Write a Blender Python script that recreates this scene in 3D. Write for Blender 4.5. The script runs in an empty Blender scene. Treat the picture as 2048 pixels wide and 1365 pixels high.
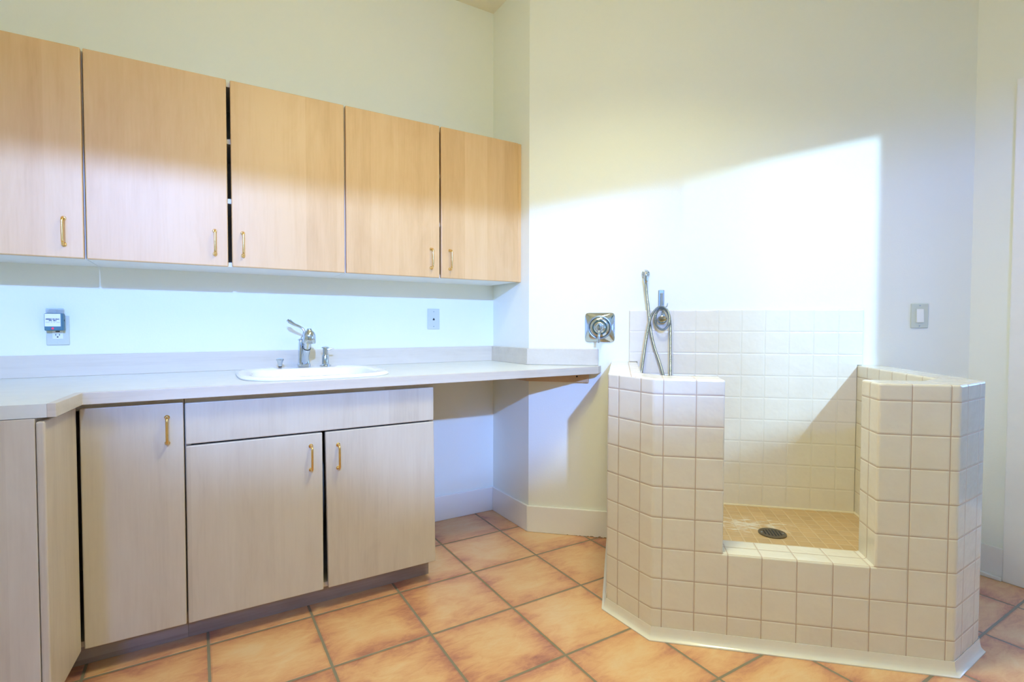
import bpy, bmesh, math, random
from mathutils import Vector, Matrix
random.seed(4)
SC = bpy.context.scene

# ------------------------------------------------------------------ camera
cam_data = bpy.data.cameras.new('camera'); cam = bpy.data.objects.new('camera', cam_data)
SC.collection.objects.link(cam); SC.camera = cam
cam_data.sensor_width = 36.0; cam_data.lens = 18.19; cam_data.clip_start = 0.02
yaw, pit, rol = math.radians(58.6235), math.radians(-1.6744), math.radians(0.1156)
fw = Vector((math.cos(yaw)*math.cos(pit), math.sin(yaw)*math.cos(pit), math.sin(pit)))
rt0 = Vector((math.sin(yaw), -math.cos(yaw), 0)); up0 = rt0.cross(fw)
rt = rt0*math.cos(rol)+up0*math.sin(rol); up = -rt0*math.sin(rol)+up0*math.cos(rol)
M = Matrix((rt, up, -fw)).transposed().to_4x4(); M.translation = Vector((-1.537, -2.7391, 1.1228))
cam.matrix_world = M

# ------------------------------------------------------------------ light
world = bpy.data.worlds.new('world'); SC.world = world; world.use_nodes = True
bg = world.node_tree.nodes['Background']
bg.inputs['Color'].default_value = (0.5, 0.941, 1.0, 1); bg.inputs['Strength'].default_value = 0.204

def area(name, loc, target, sx, sy, power, color, spread=math.pi):
    l = bpy.data.lights.new(name, 'AREA'); l.shape = 'RECTANGLE'; l.size = sx; l.size_y = sy
    l.energy = power; l.color = color; l.spread = spread
    o = bpy.data.objects.new(name, l); SC.collection.objects.link(o)
    o.location = loc
    o.rotation_euler = (Vector(target)-Vector(loc)).to_track_quat('-Z', 'Z').to_euler()
    return o
area('hall_window_light', (-1.9, -4.9, 2.65), (0.0, -0.6, 1.3), 0.09, 0.07, 275.40, (0.228, 0.42, 1.0))
area('hall_side_window_light', (-0.2, -4.9, 2.845), (0.93, -1.3, 1.2), 0.05, 0.05, 174.00, (0.431, 0.69, 1.0))
area('hall_window_light_wide', (-2.9, -4.9, 2.6), (-0.2, -0.8, 1.2), 1.3, 0.22, 162.00, (0.081, 0.23, 1.0))
area('door_daylight', (1.75, -2.55, 1.25), (0.0, -2.3, 0.9), 0.55, 1.5, 58.80, (0.179, 0.381, 1.0))
def lamp(name, loc, power, color, radius):
    l = bpy.data.lights.new(name, 'POINT'); l.energy = power; l.color = color; l.shadow_soft_size = radius
    o = bpy.data.objects.new(name, l); SC.collection.objects.link(o); o.location = loc; return o
def downlight(name, loc, r, power, color, spread):
    l = bpy.data.lights.new(name, 'AREA'); l.shape = 'DISK'; l.size = 2*r; l.energy = power; l.color = color; l.spread = math.radians(spread)
    o = bpy.data.objects.new(name, l); SC.collection.objects.link(o); o.location = loc; return o
downlight('ceiling_downlight', (-0.5, -1.72, 2.975), 0.22, 19.20, (1.0, 0.984, 0.656), 125)
lamp('room_lamp', (-1.05, -1.7, 2.42), 19.50, (1.0, 0.954, 0.554), 0.25)

SC.view_settings.view_transform = 'Standard'; SC.view_settings.look = 'None'
SC.view_settings.gamma = 1.0; SC.view_settings.use_curve_mapping = False
SC.view_settings.exposure = 0.0
SC.cycles.max_bounces = 8; SC.cycles.diffuse_bounces = 6; SC.cycles.glossy_bounces = 4
SC.cycles.sample_clamp_indirect = 6.0

# ------------------------------------------------------------------ diagonal wall frame
R_RET = 0.394; ANG = math.radians(43.2538)
TV = Vector((math.cos(ANG), -math.sin(ANG), 0)); NV = Vector((-math.sin(ANG), -math.cos(ANG), 0))
OV = Vector((0, -R_RET, 0))
def W(s, n, z=0.0):
    p = OV + TV*s + NV*n; p.z = z; return p
# frame of the short left leg of the counter
LU = Vector((-0.088, -0.9961, 0)); LW = Vector((-0.9961, 0.088, 0))
def LF(o, u, w, z=0.0):
    p = Vector((o[0], o[1], 0)) + LU*u + LW*w; p.z = z; return p

# ------------------------------------------------------------------ materials
def new_mat(name):
    m = bpy.data.materials.new(name); m.use_nodes = True
    nt = m.node_tree; b = nt.nodes['Principled BSDF']
    return m, nt, b
def nd(nt, typ, **kw):
    n = nt.nodes.new(typ)
    for k, v in kw.items(): setattr(n, k, v)
    return n
def lk(nt, a, b): nt.links.new(a, b)
def math_n(nt, op, a, b=None, c=None):
    n = nd(nt, 'ShaderNodeMath', operation=op)
    for i, v in enumerate((a, b, c)):
        if v is None: continue
        if isinstance(v, (int, float)): n.inputs[i].default_value = v
        else: lk(nt, v, n.inputs[i])
    return n.outputs[0]
def ramp(nt, fac, stops):
    n = nd(nt, 'ShaderNodeValToRGB'); e = n.color_ramp.elements
    while len(e) > 1: e.remove(e[-1])
    e[0].position = stops[0][0]; e[0].color = (*stops[0][1], 1)
    for p, c in stops[1:]:
        k = e.new(p); k.color = (*c, 1)
    lk(nt, fac, n.inputs[0]); return n.outputs[0]
def noise(nt, vec, scale, detail=3, rough=0.5, dist=0.0):
    n = nd(nt, 'ShaderNodeTexNoise'); n.inputs['Scale'].default_value = scale
    n.inputs['Detail'].default_value = detail; n.inputs['Roughness'].default_value = rough
    n.inputs['Distortion'].default_value = dist
    lk(nt, vec, n.inputs['Vector']); return n.outputs['Fac']
def mapping(nt, vec, scale=(1, 1, 1), loc=(0, 0, 0)):
    n = nd(nt, 'ShaderNodeMapping'); n.inputs['Scale'].default_value = scale; n.inputs['Location'].default_value = loc
    lk(nt, vec, n.inputs['Vector']); return n.outputs[0]
def mixc(nt, fac, a, b):
    n = nd(nt, 'ShaderNodeMix', data_type='RGBA')
    if isinstance(fac, (int, float)): n.inputs[0].default_value = fac
    else: lk(nt, fac, n.inputs[0])
    for i, v in ((6, a), (7, b)):
        if isinstance(v, tuple): n.inputs[i].default_value = (*v, 1)
        else: lk(nt, v, n.inputs[i])
    return n.outputs[2]
def bump(nt, b, h, strength, dist=0.01):
    n = nd(nt, 'ShaderNodeBump'); n.inputs['Strength'].default_value = strength; n.inputs['Distance'].default_value = dist
    lk(nt, h, n.inputs['Height']); lk(nt, n.outputs[0], b.inputs['Normal']); return n
def objco(nt): return nd(nt, 'ShaderNodeTexCoord').outputs['Object']
def plain(name, col, rough=0.5, metal=0.0, var=0.03):
    m, nt, b = new_mat(name); co = objco(nt)
    f = noise(nt, co, 18, 3)
    c = ramp(nt, f, [(0.3, tuple(max(0, x*(1-var)) for x in col)), (0.7, tuple(min(1, x*(1+var)) for x in col))])
    lk(nt, c, b.inputs['Base Color'])
    b.inputs['Roughness'].default_value = rough; b.inputs['Metallic'].default_value = metal
    return m

def wall_mat():
    m, nt, b = new_mat('painted_wall'); co = objco(nt)
    f = noise(nt, co, 1.3, 3)
    lk(nt, ramp(nt, f, [(0.3, (0.83, 0.85, 0.765)), (0.7, (0.85, 0.87, 0.785))]), b.inputs['Base Color'])
    b.inputs['Roughness'].default_value = 0.62
    h = noise(nt, co, 140, 4, 0.6)
    bump(nt, b, h, 0.12, 0.004); return m
def wood_mat(name, axis='z', light=(0.73, 0.485, 0.235), dark=(0.61, 0.37, 0.155), rough=0.42, band=0.13):
    m, nt, b = new_mat(name); co = objco(nt)
    oi = nd(nt, 'ShaderNodeObjectInfo')
    off = math_n(nt, 'MULTIPLY', oi.outputs['Random'], 37.0)
    comb = nd(nt, 'ShaderNodeCombineXYZ')
    for i in range(3): lk(nt, off, comb.inputs[i])
    add = nd(nt, 'ShaderNodeVectorMath', operation='ADD'); lk(nt, co, add.inputs[0]); lk(nt, comb.outputs[0], add.inputs[1])
    v = add.outputs[0]
    st = {'z': (1, 1, 0.06), 'x': (0.06, 1, 1), 'y': (1, 0.06, 1)}[axis]
    vs = mapping(nt, v, st)
    fine = noise(nt, vs, 120, 4, 0.6)
    broad = noise(nt, vs, 9, 3, 0.55, 1.2)
    fig = noise(nt, mapping(nt, v, {'z': (1, 1, 0.25), 'x': (0.25, 1, 1), 'y': (1, 0.25, 1)}[axis]), 7, 4, 0.6, 2.0)
    sep = nd(nt, 'ShaderNodeSeparateXYZ'); lk(nt, v, sep.inputs[0])
    if axis == 'z': bc = math_n(nt, 'ADD', sep.outputs[0], math_n(nt, 'MULTIPLY', sep.outputs[1], 0.7))
    else: bc = sep.outputs[2]
    cell = math_n(nt, 'FLOOR', math_n(nt, 'DIVIDE', bc, band))
    wn = nd(nt, 'ShaderNodeTexWhiteNoise', noise_dimensions='1D'); lk(nt, cell, wn.inputs['W'])
    t = math_n(nt, 'ADD', math_n(nt, 'MULTIPLY', fine, 0.28), math_n(nt, 'MULTIPLY', broad, 0.36))
    t = math_n(nt, 'ADD', t, math_n(nt, 'MULTIPLY', wn.outputs[0], 0.22))
    t = math_n(nt, 'ADD', t, math_n(nt, 'MULTIPLY', fig, 0.36))
    c = ramp(nt, t, [(0.40, dark), (0.58, tuple((a+d)/2*1.03 for a, d in zip(light, dark))), (0.74, light)])
    lk(nt, c, b.inputs['Base Color']); b.inputs['Roughness'].default_value = rough
    b.inputs['Coat Weight'].default_value = 0.12; b.inputs['Coat Roughness'].default_value = 0.38
    bump(nt, b, fine, 0.05, 0.002); return m
def tile_mat(name, p, tile_a, tile_b, grout, gw=0.012, wavy=True, rough=0.16, stain=False, percell=0.0):
    m, nt, b = new_mat(name)
    uv = nd(nt, 'ShaderNodeTexCoord').outputs['UV']; co = objco(nt)
    sep = nd(nt, 'ShaderNodeSeparateXYZ'); lk(nt, uv, sep.inputs[0])
    es = []; cells = []
    for i in range(2):
        q = math_n(nt, 'DIVIDE', sep.outputs[i], p)
        fr = math_n(nt, 'FRACT', q); cells.append(math_n(nt, 'FLOOR', q))
        es.append(math_n(nt, 'MINIMUM', fr, math_n(nt, 'SUBTRACT', 1.0, fr)))
    e = math_n(nt, 'MINIMUM', es[0], es[1])
    mr = nd(nt, 'ShaderNodeMapRange', interpolation_type='SMOOTHSTEP'); lk(nt, e, mr.inputs[0])
    mr.inputs[1].default_value = gw*0.6; mr.inputs[2].default_value = gw*1.5
    mask = mr.outputs[0]
    mr2 = nd(nt, 'ShaderNodeMapRange', interpolation_type='SMOOTHSTEP'); lk(nt, e, mr2.inputs[0])
    mr2.inputs[1].default_value = gw*0.5; mr2.inputs[2].default_value = gw*5
    f = noise(nt, co, 14, 2)
    tcol = ramp(nt, f, [(0.3, tile_b), (0.7, tile_a)])
    if percell:
        cc = nd(nt, 'ShaderNodeCombineXYZ'); lk(nt, cells[0], cc.inputs[0]); lk(nt, cells[1], cc.inputs[1])
        wn = nd(nt, 'ShaderNodeTexWhiteNoise', noise_dimensions='3D'); lk(nt, cc.outputs[0], wn.inputs['Vector'])
        hs = nd(nt, 'ShaderNodeHueSaturation'); lk(nt, tcol, hs.inputs['Color'])
        lk(nt, math_n(nt, 'ADD', 1-percell/2, math_n(nt, 'MULTIPLY', wn.outputs[0], percell)), hs.inputs['Value'])
        tcol = hs.outputs[0]
    c = mixc(nt, mask, grout, tcol)
    if stain:      # dried white mineral residue around the drain
        sx = nd(nt, 'ShaderNodeTexNoise'); sx.inputs['Scale'].default_value = 22; sx.inputs['Detail'].default_value = 5
        lk(nt, mapping(nt, uv, (1, 2.2, 1)), sx.inputs['Vector'])
        vd = nd(nt, 'ShaderNodeVectorMath', operation='DISTANCE'); lk(nt, mapping(nt, uv, (1.0, 2.2, 0)), vd.inputs[0]); vd.inputs[1].default_value = stain
        fall = nd(nt, 'ShaderNodeMapRange'); lk(nt, vd.outputs['Value'], fall.inputs[0])
        fall.inputs[1].default_value = 0.05; fall.inputs[2].default_value = 0.42; fall.inputs[3].default_value = 0.22; fall.inputs[4].default_value = -0.12
        s = math_n(nt, 'ADD', sx.outputs['Fac'], fall.outputs[0])
        s2 = nd(nt, 'ShaderNodeMapRange'); lk(nt, s, s2.inputs[0]); s2.inputs[1].default_value = 0.62; s2.inputs[2].default_value = 0.78; s2.inputs[4].default_value = 0.75
        c = mixc(nt, s2.outputs[0], c, (0.80, 0.78, 0.72))
    lk(nt, c, b.inputs['Base Color'])
    rr = nd(nt, 'ShaderNodeMapRange'); lk(nt, mask, rr.inputs[0]); rr.inputs[3].default_value = 0.8; rr.inputs[4].default_value = rough
    lk(nt, rr.outputs[0], b.inputs['Roughness'])
    h = math_n(nt, 'MULTIPLY', mr2.outputs[0], 0.5)
    if wavy:
        wv = noise(nt, co, 26, 2, 0.4)
        h = math_n(nt, 'ADD', h, math_n(nt, 'MULTIPLY', wv, 0.9))
    bump(nt, b, h, 0.35, 0.006); return m
def floor_mat():
    m, nt, b = new_mat('terracotta_floor_tile'); co = objco(nt)
    sep = nd(nt, 'ShaderNodeSeparateXYZ'); lk(nt, co, sep.inputs[0])
    qs = [math_n(nt, 'DIVIDE', math_n(nt, 'ADD', sep.outputs[0], 0.130), 0.3465), math_n(nt, 'DIVIDE', math_n(nt, 'ADD', sep.outputs[1], 0.315), 0.347)]
    es = []; cs = []
    for q in qs:
        fr = math_n(nt, 'FRACT', q); cs.append(math_n(nt, 'FLOOR', q))
        es.append(math_n(nt, 'MINIMUM', fr, math_n(nt, 'SUBTRACT', 1.0, fr)))
    wob = math_n(nt, 'MULTIPLY', math_n(nt, 'SUBTRACT', noise(nt, co, 30, 2), 0.5), 0.006)
    e = math_n(nt, 'ADD', math_n(nt, 'MINIMUM', es[0], es[1]), wob)
    mr = nd(nt, 'ShaderNodeMapRange', interpolation_type='SMOOTHSTEP'); lk(nt, e, mr.inputs[0]); mr.inputs[1].default_value = 0.0105; mr.inputs[2].default_value = 0.0155
    mask = mr.outputs[0]
    mrb = nd(nt, 'ShaderNodeMapRange', interpolation_type='SMOOTHSTEP'); lk(nt, e, mrb.inputs[0]); mrb.inputs[1].default_value = 0.009; mrb.inputs[2].default_value = 0.028
    cc = nd(nt, 'ShaderNodeCombineXYZ'); lk(nt, cs[0], cc.inputs[0]); lk(nt, cs[1], cc.inputs[1])
    wn = nd(nt, 'ShaderNodeTexWhiteNoise', noise_dimensions='3D'); lk(nt, cc.outputs[0], wn.inputs['Vector'])
    off = nd(nt, 'ShaderNodeVectorMath', operation='MULTIPLY_ADD'); lk(nt, wn.outputs['Color'], off.inputs[0]); off.inputs[1].default_value = (9, 9, 9); lk(nt, co, off.inputs[2])
    v = off.outputs[0]
    big = noise(nt, mapping(nt, v, (0.8, 1.5, 1)), 5.5, 5, 0.6, 0.8)
    fine = noise(nt, mapping(nt, v, (0.6, 1.6, 1)), 20, 8, 0.75, 1.0)
    edge = nd(nt, 'ShaderNodeMapRange'); lk(nt, e, edge.inputs[0]); edge.inputs[1].default_value = 0.0; edge.inputs[2].default_value = 0.30; edge.inputs[3].default_value = 0.16; edge.inputs[4].default_value = -0.06
    t = math_n(nt, 'ADD', math_n(nt, 'MULTIPLY', big, 0.55), math_n(nt, 'MULTIPLY', fine, 0.45))
    t = math_n(nt, 'ADD', t, edge.outputs[0])
    t = math_n(nt, 'ADD', t, math_n(nt, 'MULTIPLY', math_n(nt, 'SUBTRACT', wn.outputs[0], 0.5), 0.10))
    c = ramp(nt, t, [(0.33, (0.77, 0.54, 0.31)), (0.46, (0.75, 0.465, 0.235)), (0.57, (0.69, 0.37, 0.19)), (0.67, (0.57, 0.265, 0.155)), (0.76, (0.41, 0.175, 0.12)), (0.84, (0.28, 0.12, 0.09))])
    c = mixc(nt, mask, (0.25, 0.22, 0.155), c)
    lk(nt, c, b.inputs['Base Color'])
    rr = nd(nt, 'ShaderNodeMapRange'); lk(nt, mask, rr.inputs[0]); rr.inputs[3].default_value = 0.85; rr.inputs[4].default_value = 0.34
    lk(nt, rr.outputs[0], b.inputs['Roughness'])
    h = math_n(nt, 'ADD', mrb.outputs[0], math_n(nt, 'MULTIPLY', fine, 0.08))
    bump(nt, b, h, 0.5, 0.005); return m
def base_mat():
    m, nt, b = new_mat('white_baseboard_paint'); co = objco(nt)
    sep = nd(nt, 'ShaderNodeSeparateXYZ'); lk(nt, co, sep.inputs[0])
    f = noise(nt, co, 45, 5, 0.7)
    low = nd(nt, 'ShaderNodeMapRange'); lk(nt, sep.outputs[2], low.inputs[0]); low.inputs[1].default_value = 0.0; low.inputs[2].default_value = 0.03; low.inputs[3].default_value = 0.18; low.inputs[4].default_value = -0.3
    xr = nd(nt, 'ShaderNodeMapRange'); lk(nt, sep.outputs[0], xr.inputs[0]); xr.inputs[1].default_value = 0.10; xr.inputs[2].default_value = 0.19; xr.inputs[3].default_value = -0.20; xr.inputs[4].default_value = 0.06
    s = math_n(nt, 'ADD', math_n(nt, 'ADD', f, low.outputs[0]), xr.outputs[0])
    k = nd(nt, 'ShaderNodeMapRange'); lk(nt, s, k.inputs[0]); k.inputs[1].default_value = 0.66; k.inputs[2].default_value = 0.72
    lk(nt, mixc(nt, k.outputs[0], (0.86, 0.85, 0.80), (0.36, 0.27, 0.17)), b.inputs['Base Color'])
    b.inputs['Roughness'].default_value = 0.4
    bump(nt, b, f, 0.08, 0.004); return m

M_WALL = wall_mat()
M_CEIL = plain('ceiling_paint', (0.84, 0.78, 0.62), 0.8, 0, 0.01)
M_FLOOR = floor_mat()
M_BASE = base_mat()
M_TRIM = plain('white_trim_paint', (0.84, 0.84, 0.81), 0.35, 0, 0.01)
M_WOOD = wood_mat('maple_veneer')
M_WOODB = wood_mat('blue_lit_maple_veneer', 'z', (0.625, 0.555, 0.425), (0.52, 0.445, 0.33), 0.42)  # same maple for the base cabinets, blue light put into its colour
M_WOODX = wood_mat('maple_edge_grain_along', 'x', (0.655, 0.60, 0.49), (0.56, 0.50, 0.395), 0.35, 0.05)
M_TOE = wood_mat('grey_toe_board', 'x', (0.42, 0.34, 0.28), (0.28, 0.21, 0.17), 0.5, 0.03)
M_LEDGER = wood_mat('ledger_wood', 'x', (0.62, 0.43, 0.26), (0.52, 0.34, 0.18), 0.5, 0.05)
M_CARC = plain('white_melamine', (0.80, 0.80, 0.76), 0.45, 0, 0.02)
M_LAM = plain('pale_laminate', (0.70, 0.72, 0.645), 0.3, 0, 0.03)
M_CER = plain('white_ceramic', (0.88, 0.88, 0.85), 0.08, 0, 0.005)
M_CHROME = plain('chrome', (0.55, 0.62, 0.68), 0.09, 1.0, 0.01)
M_STEEL = plain('brushed_steel', (0.36, 0.44, 0.51), 0.28, 1.0, 0.05)
M_BRASS = plain('polished_brass', (0.83, 0.58, 0.24), 0.16, 1.0, 0.03)
M_PLATE = plain('ivory_plastic', (0.60, 0.64, 0.54), 0.35, 0, 0.01)
M_DEV = plain('white_plastic', (0.84, 0.85, 0.80), 0.3, 0, 0.01)
M_DARK = plain('black_plastic', (0.015, 0.015, 0.018), 0.5, 0, 0.1)
M_BLUE = plain('blue_grey_plastic', (0.06, 0.17, 0.22), 0.4, 0, 0.03)
M_LABEL = plain('paper_label', (0.82, 0.84, 0.84), 0.5, 0, 0.01)
M_INK = plain('label_ink', (0.02, 0.04, 0.09), 0.6, 0, 0.05)
M_TILE = tile_mat('white_wavy_tile', 0.1103, (0.78, 0.74, 0.635), (0.76, 0.715, 0.605), (0.47, 0.35, 0.26), 0.011)
M_TILEB = tile_mat('white_wavy_wall_tile', 0.1087, (0.80, 0.76, 0.67), (0.78, 0.735, 0.645), (0.72, 0.69, 0.60), 0.011)
M_PAN = tile_mat('tan_mosaic_tile', 0.0527, (0.62, 0.43, 0.215), (0.57, 0.385, 0.185), (0.72, 0.58, 0.38), 0.028, False, 0.35, (1.04, 0.27*2.2, 0), 0.10)
M_COVE = plain('white_cove_tile', (0.80, 0.78, 0.70), 0.15, 0, 0.02)
M_BRONZE = plain('dark_bronze_metal', (0.20, 0.17, 0.12), 0.4, 0.8, 0.15)
m_, nt_, b_ = new_mat('clear_plastic'); b_.inputs['Base Color'].default_value = (0.80, 0.88, 0.90, 1); b_.inputs['Transmission Weight'].default_value = 0.75; b_.inputs['Roughness'].default_value = 0.15; b_.inputs['IOR'].default_value = 1.2
_f = noise(nt_, objco(nt_), 30); lk(nt_, ramp(nt_, _f, [(0.3, (0.78, 0.86, 0.88)), (0.7, (0.82, 0.9, 0.92))]), b_.inputs['Base Color'])
M_CLEAR = m_
m_, nt_, b_ = new_mat('red_led'); b_.inputs['Base Color'].default_value = (0.6, 0.01, 0.04, 1); b_.inputs['Emission Color'].default_value = (1, 0.05, 0.15, 1); b_.inputs['Emission Strength'].default_value = 0.7
M_LED = m_
m_, nt_, b_ = new_mat('window_glass'); b_.inputs['Transmission Weight'].default_value = 1.0; b_.inputs['Roughness'].default_value = 0.0; b_.inputs['IOR'].default_value = 1.05
M_GLASS = m_

# ------------------------------------------------------------------ mesh helpers (all in world coordinates)
def bm_new(): return bmesh.new()
def box(bm, x0, x1, y0, y1, z0, z1, frame=None):
    vs = []
    for z in (z0, z1):
        for x, y in ((x0, y0), (x1, y0), (x1, y1), (x0, y1)):
            p = frame(x, y, z) if frame else Vector((x, y, z)); vs.append(bm.verts.new(p))
    fs = [(3, 2, 1, 0), (4, 5, 6, 7), (0, 1, 5, 4), (1, 2, 6, 5), (2, 3, 7, 6), (3, 0, 4, 7)]
    for f in fs: bm.faces.new([vs[i] for i in f])
    return bm
def prism(bm, pts, z0, z1):
    n = len(pts)
    lo = [bm.verts.new((p[0], p[1], z0)) for p in pts]; hi = [bm.verts.new((p[0], p[1], z1)) for p in pts]
    bm.faces.new(lo[::-1]); bm.faces.new(hi)
    for i in range(n): bm.faces.new((lo[i], lo[(i+1) % n], hi[(i+1) % n], hi[i]))
    return bm
def loft(bm, rings, cap0=True, cap1=True):
    vr = [[bm.verts.new(p) for p in r] for r in rings]; n = len(vr[0])
    for a, b in zip(vr, vr[1:]):
        for i in range(n): bm.faces.new((a[i], a[(i+1) % n], b[(i+1) % n], b[i]))
    if cap0: bm.faces.new(vr[0][::-1])
    if cap1: bm.faces.new(vr[-1])
    return bm
def frame_of(axis):
    a = Vector(axis).normalized(); h = Vector((0, 0, 1)) if abs(a.z) < 0.9 else Vector((1, 0, 0))
    u = h.cross(a).normalized(); return u, a.cross(u), a
def lathe(bm, base, axis, prof, seg=28):
    u, v, a = frame_of(axis); base = Vector(base)
    rings = []
    for r, h in prof:
        rings.append([base + a*h + (u*math.cos(2*math.pi*i/seg) + v*math.sin(2*math.pi*i/seg))*max(r, 1e-4) for i in range(seg)])
    return loft(bm, rings)
def catmull(pts, n=8):
    P = [Vector(p) for p in pts]; P = [P[0]*2-P[1]] + P + [P[-1]*2-P[-2]]; out = []
    for i in range(1, len(P)-2):
        for k in range(n):
            t = k/n
            out.append(0.5*((2*P[i]) + (P[i+1]-P[i-1])*t + (2*P[i-1]-5*P[i]+4*P[i+1]-P[i+2])*t*t + (3*P[i]-P[i-1]-3*P[i+1]+P[i+2])*t**3))
    out.append(P[-2]); return out
def tube(bm, pts, rad, seg=12, sx=1.0, cap=True):
    P = [Vector(p) for p in pts]; n = len(P)
    rad = rad if callable(rad) else (lambda t, r=rad: r)
    t0 = (P[1]-P[0]).normalized(); u, v, _ = frame_of(t0); rings = []
    for i in range(n):
        t = (P[min(i+1, n-1)]-P[max(i-1, 0)]).normalized()
        u = (u - t*u.dot(t)).normalized(); v = t.cross(u); r = rad(i/(n-1))
        rings.append([P[i] + (u*math.cos(2*math.pi*k/seg)*sx + v*math.sin(2*math.pi*k/seg))*r for k in range(seg)])
    return loft(bm, rings, cap, cap)
def torus(bm, c, axis, R, r, seg=40, ms=10):
    u, v, a = frame_of(axis); c = Vector(c); vr = []
    for i in range(seg):
        d = u*math.cos(2*math.pi*i/seg)+v*math.sin(2*math.pi*i/seg)
        vr.append([bm.verts.new(c+d*(R+r*math.cos(2*math.pi*k/ms))+a*r*math.sin(2*math.pi*k/ms)) for k in range(ms)])
    for i in range(seg):
        for k in range(ms):
            bm.faces.new((vr[i][k], vr[(i+1) % seg][k], vr[(i+1) % seg][(k+1) % ms], vr[i][(k+1) % ms]))
    return bm

def obj(name, bm, mat, parent=None, bevel=0.0, smooth=False, label=None, segs=2, ang=40):
    """links bm as ONE mesh object; under a thing it is that thing's part"""
    root = parent
    while root is not None and root.parent is not None: root = root.parent
    if root is not None: bmesh.ops.translate(bm, verts=bm.verts, vec=-Vector(root.location))
    bmesh.ops.recalc_face_normals(bm, faces=bm.faces)
    me = bpy.data.meshes.new(name); bm.to_mesh(me); bm.free()
    me.materials.append(mat)
    o = bpy.data.objects.new(name, me); SC.collection.objects.link(o)
    if parent is not None: o.parent = parent
    if bevel:
        md = o.modifiers.new('bevel', 'BEVEL'); md.width = bevel; md.segments = segs; md.limit_method = 'ANGLE'; md.angle_limit = math.radians(ang)
    if smooth:
        for p in me.polygons: p.use_smooth = True
        try: me.set_sharp_from_angle(angle=math.radians(38))
        except Exception: pass
    if label: o['label'] = label
    return o
def thing(name, label, cat, loc, group=None):
    o = bpy.data.objects.new(name, None); o.empty_display_size = 0.05; SC.collection.objects.link(o)
    o.location = loc; o['label'] = label; o['category'] = cat
    if group: o['group'] = group
    return o
def tag(o, label, cat, group=None):
    o['label'] = label; o['category'] = cat
    if group: o['group'] = group
    return o
def struct(o): o['kind'] = 'structure'; return o

# ------------------------------------------------------------------ the room
HC = 2.982; S_END = 2.057; PE = W(S_END, 0)
XR = PE.x; YR = PE.y; YF = -3.0; XL = -2.75
WALL_T = 0.12
bm = bm_new(); box(bm, -4.0, 2.2, -6.0, 0.14, -0.10, 0.0); struct(obj('floor', bm, M_FLOOR))
bm = bm_new(); box(bm, XL-WALL_T, XR+WALL_T, YF-WALL_T, 0.14, HC, HC+0.1); struct(obj('ceiling', bm, M_CEIL))
bm = bm_new(); box(bm, XL-WALL_T, WALL_T, 0, WALL_T, 0, HC); struct(obj('wall_back', bm, M_WALL))
bm = bm_new(); prism(bm, [(0, 0), (0, -R_RET), (0.10, -R_RET+0.02), (0.10, 0)], 0, HC); struct(obj('wall_return', bm, M_WALL))
bm = bm_new(); prism(bm, [W(0, 0)[:2], W(S_END, 0)[:2], W(S_END+0.05, -WALL_T)[:2], W(0.05, -WALL_T)[:2]], 0, HC); struct(obj('wall_diagonal', bm, M_WALL))
# wall on the right with a glazed door close to the corner
DY0, DY1, DZ = -2.03, -2.85, 2.10
bm = bm_new()
box(bm, XR, XR+WALL_T, DY0, YR, 0, HC); box(bm, XR, XR+WALL_T, DY1, DY0, DZ, HC); box(bm, XR, XR+WALL_T, YF, DY1, 0, HC)
struct(obj('wall_right', bm, M_WALL))
bm = bm_new(); box(bm, XL-WALL_T, XL, YF-WALL_T, 0, 0, HC); struct(obj('wall_left', bm, M_WALL))
# wall behind the camera: a wide cased opening with its header
bm = bm_new()
box(bm, XL, 0.16, YF-WALL_T, YF, 2.288, HC); box(bm, 0.16, 0.60, YF-WALL_T, YF, 2.405, HC); box(bm, 0.60, XR+WALL_T, YF-WALL_T, YF, 0, HC)
struct(obj('wall_front', bm, M_WALL))
# unseen partition added behind the camera, top edge cut to shape the hall light
bm = bm_new()
hp = [(-2.75, 0), (0.70, 0), (0.70, 2.255), (-0.50, 2.255), (-0.55, 2.03), (-1.36, 2.12), (-1.45, 2.16), (-1.54, 2.16), (-1.60, 2.145), (-1.66, 2.15), (-1.71, 2.185), (-1.82, 2.20), (-1.90, 2.27), (-2.75, 2.5)]
lo = [bm.verts.new((x, -4.05, z)) for x, z in hp]; hi = [bm.verts.new((x, -3.95, z)) for x, z in hp]
bm.faces.new(lo); bm.faces.new(hi[::-1])
n_ = len(hp)
for i in range(n_): bm.faces.new((lo[i], lo[(i+1) % n_], hi[(i+1) % n_], hi[i]))
box(bm, -1.64, -0.115, -4.54, -4.46, 0, 3.0)  # unseen fin added between the hall lights to bound their beams
struct(obj('hall_light_blocker', bm, M_WALL))

# door on the right
d1 = bpy.data.objects.new('door_1', None); SC.collection.objects.link(d1); d1.location = (XR+0.04, (DY0+DY1)/2, 0); d1['kind'] = 'structure'
bm = bm_new()
box(bm, XR+0.03, XR+0.07, DY0-0.14, DY0-0.005, 0.005, DZ-0.005); box(bm, XR+0.03, XR+0.07, DY1+0.005, DY1+0.14, 0.005, DZ-0.005)
box(bm, XR+0.03, XR+0.07, DY1+0.14, DY0-0.14, 0.005, 0.30); box(bm, XR+0.03, XR+0.07, DY1+0.14, DY0-0.14, DZ-0.15, DZ-0.005)
obj('door_frame', bm, M_TRIM, d1, 0.003)
bm = bm_new(); box(bm, XR+0.048, XR+0.054, DY1+0.14, DY0-0.14, 0.30, DZ-0.15); obj('door_pane', bm, M_GLASS, d1)
bm = bm_new(); lathe(bm, (XR+0.03, DY1+0.07, 0.95), (-1, 0, 0), [(0.028, 0), (0.028, 0.006), (0.010, 0.010), (0.010, 0.035), (0.024, 0.045), (0.026, 0.060), (0.015, 0.072), (0.0, 0.074)]); obj('door_knob', bm, M_BRASS, d1, smooth=True)
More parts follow.
